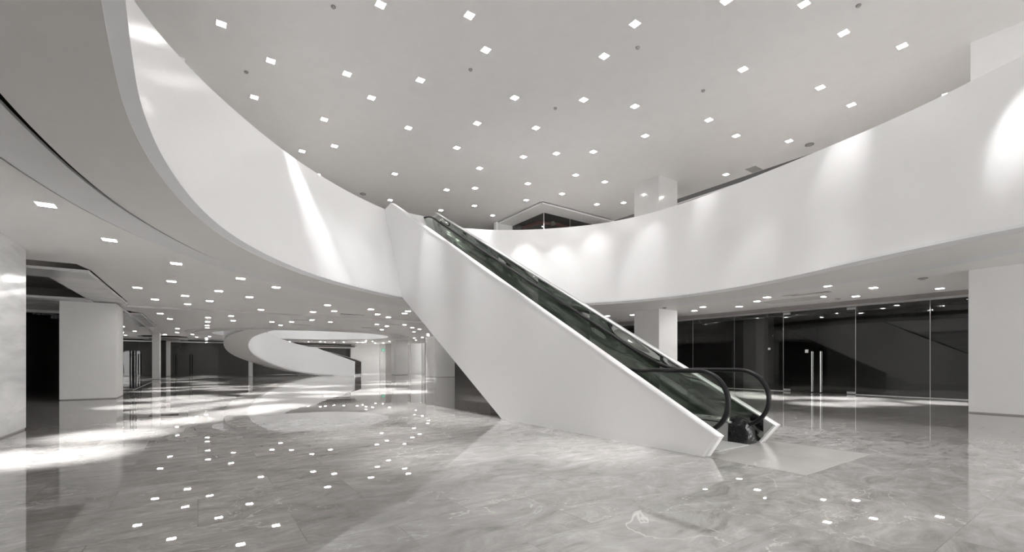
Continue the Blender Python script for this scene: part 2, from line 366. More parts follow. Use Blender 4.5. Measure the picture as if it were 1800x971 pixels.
# soffit rings under the edge of the void, with the two shadow gaps
def annulus(f0, d0, f1, d1, z0, z1, name, m):
    n = 200; b = MB(); T = [-math.pi + 2 * math.pi * i / n for i in range(n)]
    sec = [[pol(f0, t, z0, d0), pol(f1, t, z0, d1), pol(f1, t, z1, d1), pol(f0, t, z1, d0)] for t in T]
    b.loft(sec, closed=True); return struct(b.build(name, M[m], smooth=True))
annulus(rB, 0.10, rG1, -0.04, ZB - 0.06, ZB - 0.03, 'ceiling_ring_soffit', 'soffit')
annulus(rG1, 0.04, rG2, -0.05, ZB - 0.03, ZB + 0.0, 'ceiling_ring_strip', 'strip')
annulus(rB, 0.12, rG2, 0.3, ZB + 0.10, ZB + 0.13, 'ceiling_groove_backing', 'dark')  # near-black sheet, the shade of the gaps put into its colour
# lip at the foot of the band: a narrow splayed fillet
n = 240; T = [-math.pi + 2 * math.pi * i / n for i in range(n)]
b = MB(); b.loft([[pol(rB, t, ZB, 0.0), pol(rB, t, ZB - 0.06, 0.11), pol(rB, t, ZB + 0.05, 0.13), pol(rB, t, ZB + 0.05, 0.02)] for t in T], closed=True)
struct(b.build('trim_2', M['strip'], smooth=True))
# the flared white parapet band of the void, open where the escalator arrives
tBf, tBn = theta_at_x(rB, XF - 0.02), theta_at_x(rB, XN)
tTf, tTn = theta_at_x(rT, XF - 0.02), theta_at_x(rT, XN)
b = MB(); n = 260; secs = []
for i in range(n + 1):
    u = i / n
    a = tBn + (tBf + 2 * math.pi - tBn) * u; c = tTn + (tTf + 2 * math.pi - tTn) * u
    lo, hi = Vector(pol(rB, a, ZB)), Vector(pol(rT, c, ZT)); out = Vector((math.cos(a), math.sin(a), 0)) * 0.13
    secs.append([tuple(lo), tuple(lo.lerp(hi, .25)), tuple(lo.lerp(hi, .5)), tuple(lo.lerp(hi, .75)), tuple(hi), tuple(hi + out), tuple(lo.lerp(hi, .5) + out), tuple(lo + out + Vector((0, 0, 0.02)))])
b.loft(secs)
tag(b.build('parapet_band', M['band'], smooth=True), 'tall glossy white flared parapet sweeping round the high atrium void', 'parapet')
# upper floor slab
def mid(t, k=0.62, dr=0.0): return rB(t) + (rT(t) - rB(t)) * k + dr
upper_hole = []
for i in range(160):
    t = -math.pi + 2 * math.pi * i / 160; r = mid(t, 0.66, 0.03); upper_hole.append((C0[0] + r * math.cos(t), C0[1] + r * math.sin(t)))
uf = MB().slab([(X0, Y0), (X1 + 4, Y0), (X1 + 4, Y1), (X0, Y1)], [upper_hole, circ(RR2 + 0.35)], ZF - 0.25, ZF)
struct(uf.build('floor_upper', M['floor']))
# ------------------------------------------------------------------ high ceiling and upper walls
XW = 18.4
struct(MB().box(X0, XW, Y0, Y1, H2, H2 + 0.2).build('ceiling_high', M['ceiling']))
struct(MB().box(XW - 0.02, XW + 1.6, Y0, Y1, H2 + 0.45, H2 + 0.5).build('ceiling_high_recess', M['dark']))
struct(MB().box(XW + 0.14, XW + 0.5, Y0, Y1, ZF, H2 - 0.22).build('wall_upper_right', M['grey']))
struct(MB().box(XW + 0.08, XW + 0.5, Y0, Y1, H2 - 0.22, H2 - 0.16).build('trim_3', M['wall']))
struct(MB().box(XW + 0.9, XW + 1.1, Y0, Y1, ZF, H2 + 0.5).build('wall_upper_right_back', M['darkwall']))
struct(MB().box(X0 - 0.2, X0, Y0, Y1, 0, H2 + 0.2).build('wall_left', M['wall']))
struct(MB().box(X0, XW + 1, Y1, Y1 + 0.2, ZF, H2 + 0.2).build('wall_upper_far', M['wall']))
struct(MB().box(-5.2, 4.2, Y0 - 0.2, Y0, 0, 3.3).build('wall_reflection_block', M['wall']))  # unseen wall piece, added to keep the bright opening out of glass reflections
# ------------------------------------------------------------------ downlights
lens_mb = MB().box(-.088, .088, -.088, .088, .0, .006)
frame_mb = MB()
for a in ((-.1, .1, -.1, -.088), (-.1, .1, .088, .1), (-.1, -.088, -.088, .088), (.088, .1, -.088, .088)): frame_mb.box(*a, -.006, .012)
def lamp_data(name, w, ang, blend=1.0, r=0.07):
    l = bpy.data.lights.new(name, 'SPOT'); l.energy = w; l.spot_size = math.radians(ang); l.spot_blend = blend; l.shadow_soft_size = r
    l.color = (1.0, 0.992, 0.982); return l
LD = {'up': lamp_data('high_downlight_lamp', UP_W, UP_ANG), 'low': lamp_data('low_downlight_lamp', LOW_W, LOW_ANG),
      'wide': lamp_data('added_stairwell_fill_lamp', 420, 110),  # added lamp, brightens the far stair and ring
      'edge': lamp_data('edge_downlight_lamp', UP_W * 0.20, UP_ANG - 6),
      'outer': lamp_data('gallery_downlight_lamp', UP_W * 0.6, 60),
      'graze': lamp_data('wall_washing_lamp', UP_W * 2.2, 24),
      'streak': lamp_data('streak_lamp', UP_W * 0.75, 13),
      'pool': lamp_data('floor_pool_lamp', UP_W * 1.8, 17),
      'beam': lamp_data('narrow_beam_lamp', UP_W * 2.6, 17, 1.0)}
proto = {}
def downlight(x, y, z, label, group, kind, aim=None):
    r = thing('recessed_downlight', label, 'downlight', (x, y, z), group)
    if not proto:
        f_ = frame_mb.build('frame', M['edge']); l_ = lens_mb.build('lens', M['lens'])
        proto['f'] = f_.data; proto['up'] = l_.data; f_.parent = r; l_.parent = r
        proto['low'] = l_.data.copy(); proto['low'].materials[0] = M['lensl']
    else:
        for nm, k in (('frame', 'f'), ('lens', 'low' if kind == 'low' else 'up')):
            o = bpy.data.objects.new(nm, proto[k]); COL.objects.link(o); o.parent = r
    lo = bpy.data.objects.new('lamp', LD[kind]); COL.objects.link(lo); lo.parent = r; lo.location = (0, 0, -0.03)
    if aim:
        d = Vector(aim) - Vector((x, y, z)); lo.rotation_euler = d.to_track_quat('-Z', 'Y').to_euler()
    return r
ORD = ['first', 'second', 'third', 'fourth', 'fifth', 'sixth', 'seventh', 'eighth', 'ninth', 'tenth', 'eleventh', 'twelfth', 'thirteenth', 'fourteenth', 'fifteenth']
def ordinal(i, n):
    if n == 1: return 'only one'
    if i == 0: return 'leftmost'
    if i == n - 1: return 'rightmost'
    return ORD[i] + ' from the left'
def lights(pix, z, cuts, kind, where, group, aims={}):
    """pix: places of the lamps; cuts: lower limits of the rows, from the top of the view down"""
    rows = {}
    for p in pix:
        k = sum(1 for c in cuts if p[1] >= c); rows.setdefault(k, []).append(p)
    for ri, k in enumerate(sorted(rows)):
        row = sorted(rows[k])
        rn = 'topmost row' if ri == 0 else ('lowest row' if ri == len(rows) - 1 else '%s row down' % ORD[ri])
        for i, p in enumerate(row):
            x, y = P(p[0], p[1], z); kd = kind
            if kind == 'up':
                t = math.atan2(y - C0[1], x - C0[0]); rr = math.hypot(x - C0[0], y - C0[1])
                kd = 'up' if rr < rB(t) - 1.7 else ('edge' if rr < rT(t) + 0.6 else 'outer')
            downlight(x, y, z, 'square downlight, %s: %s, %s' % (where, ordinal(i, len(row)), rn), group, aims.get(p, (kd,))[0], aims[p][1] if p in aims else None)
def band_pt(t, k):
    a, c = Vector(pol(rB, t, ZB)), Vector(pol(rT, t, ZT)); return tuple(a.lerp(c, k))
AIM = {(739, 141): ('graze', None), (825, 27): ('graze', None), (476, 107): ('beam', band_pt(math.atan2(11.75 - 4.5, 2.75 - 5.5), 0.12))}
for px, py in ((640, -178), (760, -400), (1030, -340), (1330, -260), (1500, -150), (900, -160), (1720, -700), (1150, -800), (1790, -190)):
    x, y = P(px, py, H2); downlight(x, y, H2, 'square recessed downlight in the high ceiling straight above the viewer', 'downlights straight above the viewer', 'pool' if (px, py) in ((640, -178), (760, -400), (1030, -340)) else ('streak' if px == 1790 else 'up'))
UP = [(389,42),(476,107),(610,130),(669,8),(447,171),(653,172),(570,210),(718,225),(588,257),(531,266),(558,307),(694,306),(686,352),(839,217),(942,225),(803,260),(920,276),(978,270),(843,296),(928,323),(835,331),(785,334),(834,362),(775,370),(866,379),(925,352),(988,341),
      (825,27),(854,88),(739,141),(904.6,172),(1026,175.5),(1116,187),(1062,99),(1116,42),(1277,1),(1246,211),(1134,239),(1294,239),(1043,267),(1012,308),(1063,320),(1276,307),(1413.5,7),(1483,58),(1306,122),(1586,81),(1442,154),(1496.6,184.5),(1664.5,166),(1387,248),(1049,359.5),(1096,356.6)]
lights(UP, H2, [35, 75, 120, 160, 200, 232, 262, 300, 325, 350], 'up', 'high ceiling', 'downlights in the high ceiling', AIM)
for i in range(3):
    for k in range(3):
        downlight(R2[0] - 4 + 4 * i, R2[1] - 4 + 4 * k, H2, 'added unseen downlight high above the far round ceiling opening', 'added unseen downlights high above the far round opening', 'wide')  # unseen lamps added to brighten the far stair and ring parapet
LOWL = [(80.5,360),(192.4,422),(309.7,463.5),(301.4,495),(241.6,506),(384.6,512),(423,490),(485.3,505.5),(325.5,520.3),(272.5,526.7),(329.7,535),(368.5,529.5),(438.3,522.7),(458.5,544.8),(281.5,551.5),(298.8,561),(365.8,558.7),(365.2,566),(364.3,572.8),(364.3,576.5),(406.3,555.7),(410,564),(311.8,578),(311.2,584.8),(342.2,580.2),(338.5,588.2),(290,588.5),(345.8,593),(368.3,591.8),(362.7,594.8),(362.7,597.7),(477.8,566.3),(493.3,572),(512.5,566.3),
        (575.8,536.8),(587.3,547.2),(550.3,548.8),(652,544),(663.5,552.8),(682.8,558),(717.3,547.3),(711.2,551.2),(548.2,562.8),(580.7,566.5),(662.3,570.7),(680,573.8),(671,580),(710.2,571.2),(724.8,576.3),(737.5,579),(727.7,583.7),(752.3,587.8),(753,590.3),(728,594.8),(742.5,593.5),(730.8,598.3)]
lights(LOWL, H1, [400, 450, 480, 500, 515, 532, 550, 561, 569, 577, 586, 593], 'low', 'low ceiling left of the escalator', 'downlights in the low ceiling left of the escalator')
FAR = [(492,600),(500,602.8),(510,600.8),(512,603.6),(542.2,601.5),(563.2,601),(572,601.7),(587,602.5),(604.5,602),(627.8,602),(637.3,602.5),(643.3,599),(643.3,601.3),(654.7,600.5),(660,603.7),(673.3,603.3),(684.7,600.7)]
for i, (px, py) in enumerate(sorted(FAR)):
    x, y = P(px, py, H1)
    downlight(x, y, H1, 'tiny far downlight beyond the curved stair, %s in that line' % ordinal(i, len(FAR)).replace('sixteenth', 'last but one'), 'far downlights beyond the curved stair', 'low') if i < 15 or i == 16 else \
        downlight(x, y, H1, 'tiny far downlight beyond the curved stair, next to the rightmost of that far line', 'far downlights beyond the curved stair', 'low')
LOWR = [(1068.3,555.8),(1112,554),(1238,530.6),(1235.8,540),(1220.6,546.7),(1299.4,539.2),(1331,530),(1348.3,523),(1454,503),(1445.6,522),(1535.4,506.3),(1504.6,521.2),(1652,507.4)]
lights(LOWR, H1R, [515, 526, 535, 545], 'low', 'low ceiling before the right glass shopfront', 'downlights in the low ceiling right of the escalator')
# ------------------------------------------------------------------ escalator
esc = thing('escalator', 'white clad escalator with green tinted glass sides and black handrails', 'escalator', (6.12, 3.3, 0))
def zi(y): return 0.543 * y - 1.39            # top edge of the side panels
panel = [(3.26, 0.0), (3.08, 0.28), (14.52, 6.49), (15.13, 6.43), (13.5, 3.23), (7.88, 0.0)]
pn = MB().prism_x(panel, XN, XN + 0.05).build('side_panel', M['cladding'], esc)
pf = MB().prism_x([(3.37, 0), (3.15, 0.28), (14.57, 6.50), (15.6, 6.43), (14.0, 3.23), (7.88, 0.0)], XF - 0.05, XF).build('side_panel', M['cladding'], esc)
def edge_cap(x0, x1, pl, w):                   # bright cap running up the front edge and along the top
    (a, b_, c_) = pl
    d1 = Vector((b_[0] - a[0], b_[1] - a[1])).normalized(); d2 = Vector((c_[0] - b_[0], c_[1] - b_[1])).normalized()
    n1 = Vector((d1.y, -d1.x)); n2 = Vector((d2.y, -d2.x))
    if n1.x < 0: n1 = -n1
    if n2.y > 0: n2 = -n2
    A = [Vector(a), Vector(b_), Vector(c_)]
    cross = A[1] + Vector((w * 0.9, 0.0))
    out = [A[0], A[1], A[2], A[2] + n2 * w, A[1] + Vector((w * 1.25, -w * 0.05)), A[0] + n1 * w]
    return MB().prism_x([tuple(p) for p in out], x0, x1)
edge_cap(XN - 0.006, XN + 0.14, panel[0:3], 0.028).build('edge_trim', M['edge'], pn)
edge_cap(XF - 0.14, XF + 0.006, [(3.37, 0), (3.15, 0.28), (14.57, 6.50)], 0.028).build('edge_trim', M['edge'], pf)
MB().prism_x([(7.88, 0.0), (13.5, 3.23), (15.13, 6.43), (15.0, 6.43), (13.42, 3.33), (7.7, 0.02)], XN + 0.05, XF - 0.05).build('underside', M['cladding'], esc)
# inner claddings, decks and skirts
def fz(y):                                     # height of the tread line
    if y < 4.35: return 0.0
    if y < 5.05: return 0.543 * (y - 4.35) ** 2 / 1.4
    if y < 13.95: return 0.543 * (y - 4.70)
    if y < 14.95: 
        u = y - 13.95; return 0.543 * 9.25 + 0.543 * (u - u * u / 2.0)
    return 0.543 * 9.25 + 0.2715 + 0.0
def offs(y, h): return fz(y) + h
YS = [3.62 + 0.1 * i for i in range(0, 125)]
def band_yz(h0, h1, ya=3.62, yb=16.0):
    ys = [y for y in YS if ya <= y <= yb]
    return [(y, offs(y, h1)) for y in ys] + [(y, offs(y, h0)) for y in reversed(ys)]
# lining: polished dark cladding inside each side panel, from the deck to the panel edge
for x0, x1 in ((XN + 0.05, XN + 0.065), (XF - 0.065, XF - 0.05)):
    def ltop(y): return min(0.34 + (y - 3.36) * 0.5422, 6.36)
    cuts_ = [3.36, 5.2, 7.0, 8.8, 10.6, 12.4, 14.2, 15.0]
    for ya, yb in zip(cuts_[:-1], cuts_[1:]):
        ys = [ya + 0.004 + (yb - ya - 0.008) * i / 12 for i in range(13)]
        MB().prism_x([(y, ltop(y)) for y in ys] + [(y, offs(y, 0.0 if y < 4.6 else 0.1)) for y in reversed(ys)], x0, x1).build('inner_lining', M['mirror'], esc)
for side, (xs, xg, xp) in enumerate(((5.72, 5.59, XN + 0.065), (6.52, 6.65, XF - 0.065))):
    sgn = 1 if side == 0 else -1
    # skirt
    sk = MB().prism_x(band_yz(-0.15, 0.30, 4.3), min(xs, xs - 0.02 * sgn), max(xs, xs - 0.02 * sgn)).build('skirt', M['mirrorg'], esc, smooth=True)
    # inner deck (slopes up to the glass) and outer deck
    def rib(xa, za, xb, zb_, name, m, ya=3.62, yb=16.0, th=0.015):
        ys = [y for y in YS if ya <= y <= yb]
        rings = [[(xa, y, offs(y, za)), (xb, y, offs(y, zb_)), (xb, y, offs(y, zb_) - th), (xa, y, offs(y, za) - th)] for y in ys]
        return MB().loft(rings).build(name, m, esc, smooth=True)
    rib(xs, 0.30, xg + 0.02 * sgn, 0.36, 'inner_deck', M['mirrorg'])
    rib(xg - 0.02 * sgn, 0.36, xp, 0.34, 'outer_deck', M['steel'])
    # handrail path: level at the foot, incline, level at the head, looped round both newels
    def rz(y): return fz(y) + 1.08 - 0.11 * min(1, max(0, (y - 4.3) / 1.1)) * min(1, max(0, (15.0 - y) / 1.1))
    top = [(y, rz(y)) for y in [3.60 + 0.1 * i for i in range(0, 125)]]
    r = 0.41; cy, cz = 3.56, 0.67
    front = [(cy - r * 1.02 * math.sin(a), cz + r * math.cos(a)) for a in [math.radians(q) for q in range(0, 166, 7)]]
    tail = [(3.56 + 0.08, 0.262), (3.78, 0.268), (3.95, 0.28)]
    yh = top[-1][0]; zh = rz(16.0) - r
    head = [(yh + r * math.sin(a), zh + r * math.cos(a)) for a in [math.radians(q) for q in range(7, 172, 7)]]
    path = list(reversed(tail)) + list(reversed(front)) + top[1:] + head
    MB().tube([(xg, y, z) for y, z in path], 0.045, 12, flat=0.68).build('handrail', M['rubber'], esc, smooth=True)
    ins = [(y, z) for y, z in path]
    # balustrade glass: panes following the rail, with narrow joints
    def gz0(y): return offs(max(y, 3.3), 0.33)
    segs = [(3.60, 4.36), (4.375, 5.3)] + [(5.315 + 1.24 * k, 5.315 + 1.24 * (k + 1) - 0.015) for k in range(8)] + [(15.235, 16.0)]
    for k, (ya, yb) in enumerate(segs):
        ys = [ya + (yb - ya) * i / 12 for i in range(13)]
        up = [(y, rz(y) - 0.025) for y in ys]; dn = [(y, gz0(y)) for y in reversed(ys)]
        if k == 0: dn = dn[:-1] + [(cy - (r - .02) * math.sin(math.radians(q)), cz + (r - .02) * math.cos(math.radians(q))) for q in range(155, 5, -8)]
        if k == len(segs) - 1: up += [(yh + (r - .02) * math.sin(math.radians(q)), zh + (r - .02) * math.cos(math.radians(q))) for q in range(8, 150, 8)]
        MB().prism_x(up + dn, xg - 0.005, xg + 0.005).build('glass_panel', M['gglass'], esc)
    # newel base with the handrail inlet
    dy = 0.25 if side == 0 else 0.0
    nb = MB().prism_x([(3.68, 0.0), (3.68, 0.31), (3.74, 0.33), (4.3, 0.34), (4.3, 0.0)] if side else [(3.95, 0.0), (3.95, 0.33), (4.3, 0.34), (4.3, 0.0)], min(xs, xp), max(xs, xp))
    nbo = nb.build('newel_base', M['base'], esc)
    if side == 1:
        ks = MB()
        for (yy, zz, rr_) in ((4.05, 0.20, 0.0), (3.86, 0.11, 0.022), (3.77, 0.085, 0.016)):
            if rr_: ks.tube([(xs - 0.004, yy, zz), (xs + 0.01, yy, zz)], rr_, 14)
        ks.build('key_switch', M['blackpl'], nbo)
        kk = MB().cyl(6.60, 4.02, 0.338, 0.346, 0.03); kk.build('key_switch', M['blackpl'], nbo)
        MB().box(6.54, 6.63, 3.72, 3.86, 0.334, 0.342).build('notice_plate', M['sticker'], nbo)
    # black wrapped handrail inlet
    ic = MB().loft([[(xg - 0.13, y + dy, 0.0), (xg + 0.13, y + dy, 0.0), (xg + 0.12 * k, y + dy, h * 0.75), (xg + 0.075 * k, y + dy, h), (xg - 0.075 * k, y + dy, h), (xg - 0.12 * k, y + dy, h * 0.75)]
                    for y, h, k in ((3.38, 0.22, .75), (3.42, 0.32, .95), (3.50, 0.37, 1), (3.62, 0.39, 1), (3.675, 0.36, .95))])
    ic.build('handrail_inlet', M['blackpl'], esc, smooth=True)
# treads
tread_pitch = 0.40; yst = 4.0; k = 0
while yst < 15.2:
    y0_, y1_ = yst, yst + tread_pitch; z = fz(yst + 0.2); zp = fz(yst - 0.2)
    t = MB().box(5.73, 6.51, y0_, y1_, z - 0.03, z)
    t.box(5.73, 6.51, y0_, y0_ + 0.012, min(zp, z - .03), z)
    for g in range(19): t.box(5.735 + g * 0.041, 5.735 + g * 0.041 + 0.018, y0_, y1_, z, z + 0.008)
    t.build('step', M['tread'], esc); yst += tread_pitch; k += 1
MB().box(5.73, 6.51, 3.35, 4.0, 0.0, 0.012).build('comb_plate', M['base'], esc)
MB().box(5.73, 6.51, 15.2, 16.6, 5.30, 5.37).build('comb_plate', M['steel'], esc)
# pale stone landing in front of the comb plate
struct(MB().box(5.28, 7.15, 2.12, 3.9, 0.0, 0.004).build('trim_4', M['pale']))
# ------------------------------------------------------------------ columns
def column(x0, x1, y0, y1, z1, label, m='marble', name='square_column', z0=0):
    t = thing(name, label, 'column', ((x0 + x1) / 2, (y0 + y1) / 2, z0))
    MB().box(x0, x1, y0, y1, z0 + 0.03, z1).build('shaft', M[m], t)
    MB().box(x0 + 0.01, x1 - 0.01, y0 + 0.01, y1 - 0.01, z0, z0 + 0.03).build('plinth', M['grey'], t)
    return t
column(-4.4, -2.52, 7.2, 11.56, H1, 'large pale veined marble column at the left edge of the hall')
column(-3.55, -2.2, 19.6, 21.2, 3.13, 'white square column under the marble portal frame, left of the glass doors', 'wall')
column(15.4, 16.62, 11.58, 12.85, H1R, 'white square column behind the escalator, left end of the glass shopfront', 'wall')
column(15.4, 16.62, 11.58, 12.85, H2, 'square column on the upper floor rising behind the right parapet', 'gloss', z0=ZF)
column(14.95, 16.8, -3.5, 2.53, H1R, 'broad white column at the right edge of the hall', 'wall')
column(15.15, 17.0, -3.5, 2.53, H2, 'broad column above the right end of the parapet on the upper floor', 'wall', z0=ZF)
cu = column(-2.2, -0.27, 13.97, 15.2, H2, 'column on the upper floor peeping over the left parapet, dark vent at its head', 'wall', z0=ZF)
cw = column(15.15, 16.95, 32.3, 33.9, H1, 'white pier seen behind the sloping underside of the escalator', 'wall')
xC = P(696, 660, 0)
column(xC[0], on_y(717, xC[1]), xC[1], xC[1] + 1.2, H1, 'white square column at the far end, left of the escalator', 'wall')
# vent beside the upper left column
vg = thing('vent_grille', 'small dark slatted vent beside the upper left column', 'vent', (-0.75, 13.8, H2 - 0.25))
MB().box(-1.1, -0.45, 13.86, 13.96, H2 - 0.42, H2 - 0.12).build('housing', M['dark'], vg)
s_ = MB()
for i in range(4): s_.box(-1.08, -0.47, 13.84, 13.86, H2 - 0.38 + i * 0.065, H2 - 0.355 + i * 0.065)
s_.build('slats', M['grille'], vg)
# ------------------------------------------------------------------ marble portal frames (canopies)
def portal(xo, ya, yb, xi, yia, yib, z, xfar, label, m='marble', top=None):
    t = thing('portal_frame', label, 'portal frame', (xo, ya, z))
    pts = [(xfar, ya), (xo, ya), (xo, yb), (xfar, yb)]
    L_ = [(xfar, ya), (xo, ya), (xo, yb), (xi, yb), (xi, yib), (xi, yia), (xfar, yia)]
    MB().slab(L_, [], z, z + 0.05).build('soffit_panel', M[m], t)
    e = MB().box(xfar, xo + 0.012, ya - 0.012, ya, z - 0.005, z + 0.05); e.box(xo, xo + 0.012, ya, yb, z - 0.005, z + 0.05)
    e.build('edge_trim', M['edge'], t)
    MB().box(xfar, xi + 0.03, yib, yb, z - 0.03, z + 0.04).build('lintel', M['wall'], t)
    return t
portal(-1.96, 13.3, 19.75, -2.8, 14.5, 19.04, 3.15, -9.0, 'pale marble portal frame hung over the left shop entrance, topmost of the left portals')
portal(-1.9, 23.8, 31.9, -2.45, 25.0, 31.0, 3.15, -7.0, 'grey marble portal frame hung over the glass doors beyond the first left column')
portal(-0.75, 44.5, 49.5, -1.3, 45.6, 49.0, 3.12, -7.0, 'far portal frame over the distant left glass shopfront', 'wall')
# upper portal: box frame round a glazed shop corner
up_ = thing('portal_frame', 'white cornered portal frame round the dark glazed shop on the upper floor', 'portal frame', (13.37, 16.64, ZF))
a0, a1, zt = (13.37, 16.64), (18.4, 16.64), 8.72
fr = MB()
fr.slab([(13.37, 20.35), (13.37, 16.64), (18.3, 16.64), (18.3, 17.6), (14.25, 17.6), (14.25, 20.35)], [], zt, zt + 0.06)
fr.build('soffit_panel', M['wall'], up_)
MB().box(13.37, 14.25, 20.35, 20.45, ZF, zt + 0.06).build('jamb', M['wall'], up_)
e = MB(); e.box(13.35, 13.37, 16.62, 20.45, zt - 0.01, zt + 0.06); e.box(13.35, 18.3, 16.62, 16.64, zt - 0.01, zt + 0.06); e.box(13.35, 13.37, 20.43, 20.47, ZF, zt)
e.build('edge_trim', M['edge'], up_)
gl = MB(); gl.box(14.25, 14.262, 17.6, 20.35, ZF, zt); gl.build('side_pane', M['glass'], up_)
gl = MB(); gl.box(14.262, 18.3, 17.6, 17.612, ZF, zt); gl.build('front_pane', M['glass'], up_)
mu = MB(); mu.box(14.235, 14.265, 17.585, 17.615, ZF, zt); mu.box(16.0, 16.02, 17.59, 17.61, ZF, zt); mu.build('mullion', M['alu'], up_)
struct(MB().box(13.25, 18.4, 20.47, 20.7, ZF, H2).build('wall_upper_shop_side', M['wall']))
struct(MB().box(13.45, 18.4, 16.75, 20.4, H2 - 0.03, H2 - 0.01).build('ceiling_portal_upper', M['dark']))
struct(MB().box(14.3, 18.4, 20.2, 20.4, ZF, H2 - .04).build('wall_upper_shop_back', M['darkwall']))
pd = thing('ceiling_pipe', 'rusty red pipe under the ceiling of the glazed upper shop', 'pipe', (15.8, 18.6, 8.5))
MB().tube([(14.6, 19.9, 8.55), (14.7, 18.6, 8.55), (15.4, 18.3, 8.55), (17.6, 18.2, 8.55)], 0.08, 12).build('pipe_run', mat('rust_red', (0.16, 0.05, 0.04), 0.5), pd, smooth=True)
MB().tube([(15.4, 18.22, 8.55), (15.42, 18.38, 8.55)], 0.12, 12).build('flange', M['duct'], pd)
# ------------------------------------------------------------------ glass shopfront on the right
GX = 19.9
gw = thing('glass_partition', 'tall frameless glass shopfront behind the escalator foot, with slim joints', 'glass wall', (GX, 10, 0))
ZG = 3.26
for (ya, yb) in ((2.2, 3.36), (3.37, on_x(1635, GX) - .005), (on_x(1635, GX) + .005, 6.33), (8.84, 10.905), (10.915, 12.985), (12.995, 15.2), (15.21, 17.6), (17.61, 20.0), (20.01, 22.6), (22.61, 25.4), (25.41, 28.4), (28.41, 31.5)):
    MB().box(GX, GX + 0.012, ya, yb, 0.02, ZG).build('pane', M['glass'], gw)
MB().box(GX - 0.035, GX + 0.05, 2.2, 31.5, ZG, ZG + 0.075).build('head_rail', M['alu'], gw)
MB().box(GX - 0.012, GX + 0.024, 2.2, 6.33, 0.0, 0.022).build('floor_channel', M['alu'], gw)
MB().box(GX - 0.012, GX + 0.024, 8.84, 31.5, 0.0, 0.022).build('floor_channel', M['alu'], gw)
jt = MB()
for y in (3.365, on_x(1635, GX), 6.335, 8.835, 10.91, 12.99, 15.205): jt.box(GX - 0.003, GX + 0.015, y - 0.006, y + 0.006, 0.02, ZG)
jt.build('joint', M['alu'], gw)
for nm, ya, yb, yh, lab in (('glass_door', 6.345, 7.575, 7.46, 'right-hand frameless glass door leaf with tall steel bar handle'),
                            ('glass_door', 7.59, 8.825, 7.76, 'left-hand frameless glass door leaf with tall steel bar handle')):
    d = thing(nm, lab, 'door', (GX, ya, 0))
    MB().box(GX, GX + 0.012, ya, yb, 0.015, ZG - 0.01).build('leaf', M['glass'], d)
    hb = MB()
    for xx in (GX - 0.06, GX + 0.07): hb.cyl(xx, yh, 0.03, 1.62, 0.021, 12)
    for zz in (0.14, 1.42): hb.tube([(GX - 0.06, yh, zz), (GX + 0.07, yh, zz)], 0.01, 8)
    hb.build('handle', M['steel'], d, smooth=True)
    yc = ya if yh > 7.7 else yb
    yc = yb if yh > 7.7 else ya
    s2 = 1 if yc == ya else -1
    for z0_, z1_, nn in ((0.02, 0.10, 'floor_hinge'), (ZG - 0.11, ZG - 0.02, 'head_hinge')):
        MB().box(GX - 0.014, GX + 0.026, min(yc, yc + s2 * 0.26), max(yc, yc + s2 * 0.26), z0_, z1_).build(nn, M['alu'], d)
stk = on_x(1418, GX)
tag(MB().box(GX - 0.004, GX, stk - 0.06, stk + 0.06, 1.57, 1.70).build('sticker', M['sticker']), 'small white sticker on the left glass door above the handles', 'sticker')
tag(MB().box(GX - 0.004, GX, on_x(1352, GX) - 0.05, on_x(1352, GX) + 0.05, 1.72, 1.81).build('sticker', M['sticker']), 'small white sticker on the fixed glass beside the left door', 'sticker')
struct(MB().box(GX - 0.02, GX + 0.2, Y0, 31.6, ZG + 0.075, H1R + 0.25).build('wall_right_bulkhead', M['grey']))
struct(MB().box(GX, GX + 0.2, Y0, 2.2, 0, ZG + 0.1).build('wall_right_return', M['wall']))
# the unlit shop behind the glass
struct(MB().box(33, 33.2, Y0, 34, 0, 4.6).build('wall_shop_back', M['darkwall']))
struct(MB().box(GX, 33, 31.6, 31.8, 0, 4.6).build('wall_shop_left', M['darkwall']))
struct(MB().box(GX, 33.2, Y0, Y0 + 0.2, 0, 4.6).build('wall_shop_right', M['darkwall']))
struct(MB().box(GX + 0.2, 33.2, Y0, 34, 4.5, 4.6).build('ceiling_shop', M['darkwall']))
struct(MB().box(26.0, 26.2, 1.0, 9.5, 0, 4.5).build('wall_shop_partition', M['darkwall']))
column(26.9, 28.1, 13.0, 14.2, 4.5, 'unlit grey column standing inside the shop behind the glass', 'midwall')
for i, (x, z, r) in enumerate(((22.4, 3.72, 0.16), (23.6, 3.95, 0.10), (25.4, 3.8, 0.2))):
    pp = thing('ceiling_duct', ['thick round duct under the dark shop ceiling, nearest the glass', 'thin pipe under the dark shop ceiling, between two ducts', 'widest round duct at the rear of the dark shop ceiling'][i], 'duct', (x, 10, z))
    MB().tube([(x, -6, z), (x, 4, z), (x, 14, z), (x, 30, z)], r, 14).build('duct_run', M['duct'], pp, smooth=True)
    hg = MB()
    for y in range(-4, 30, 4): hg.box(x - 0.01, x + 0.01, y, y + 0.02, z, 4.5); hg.tube([(x, y - 0.03, z), (x, y + 0.05, z)], r + 0.012, 14)
    hg.build('hangers', M['grille'], pp)
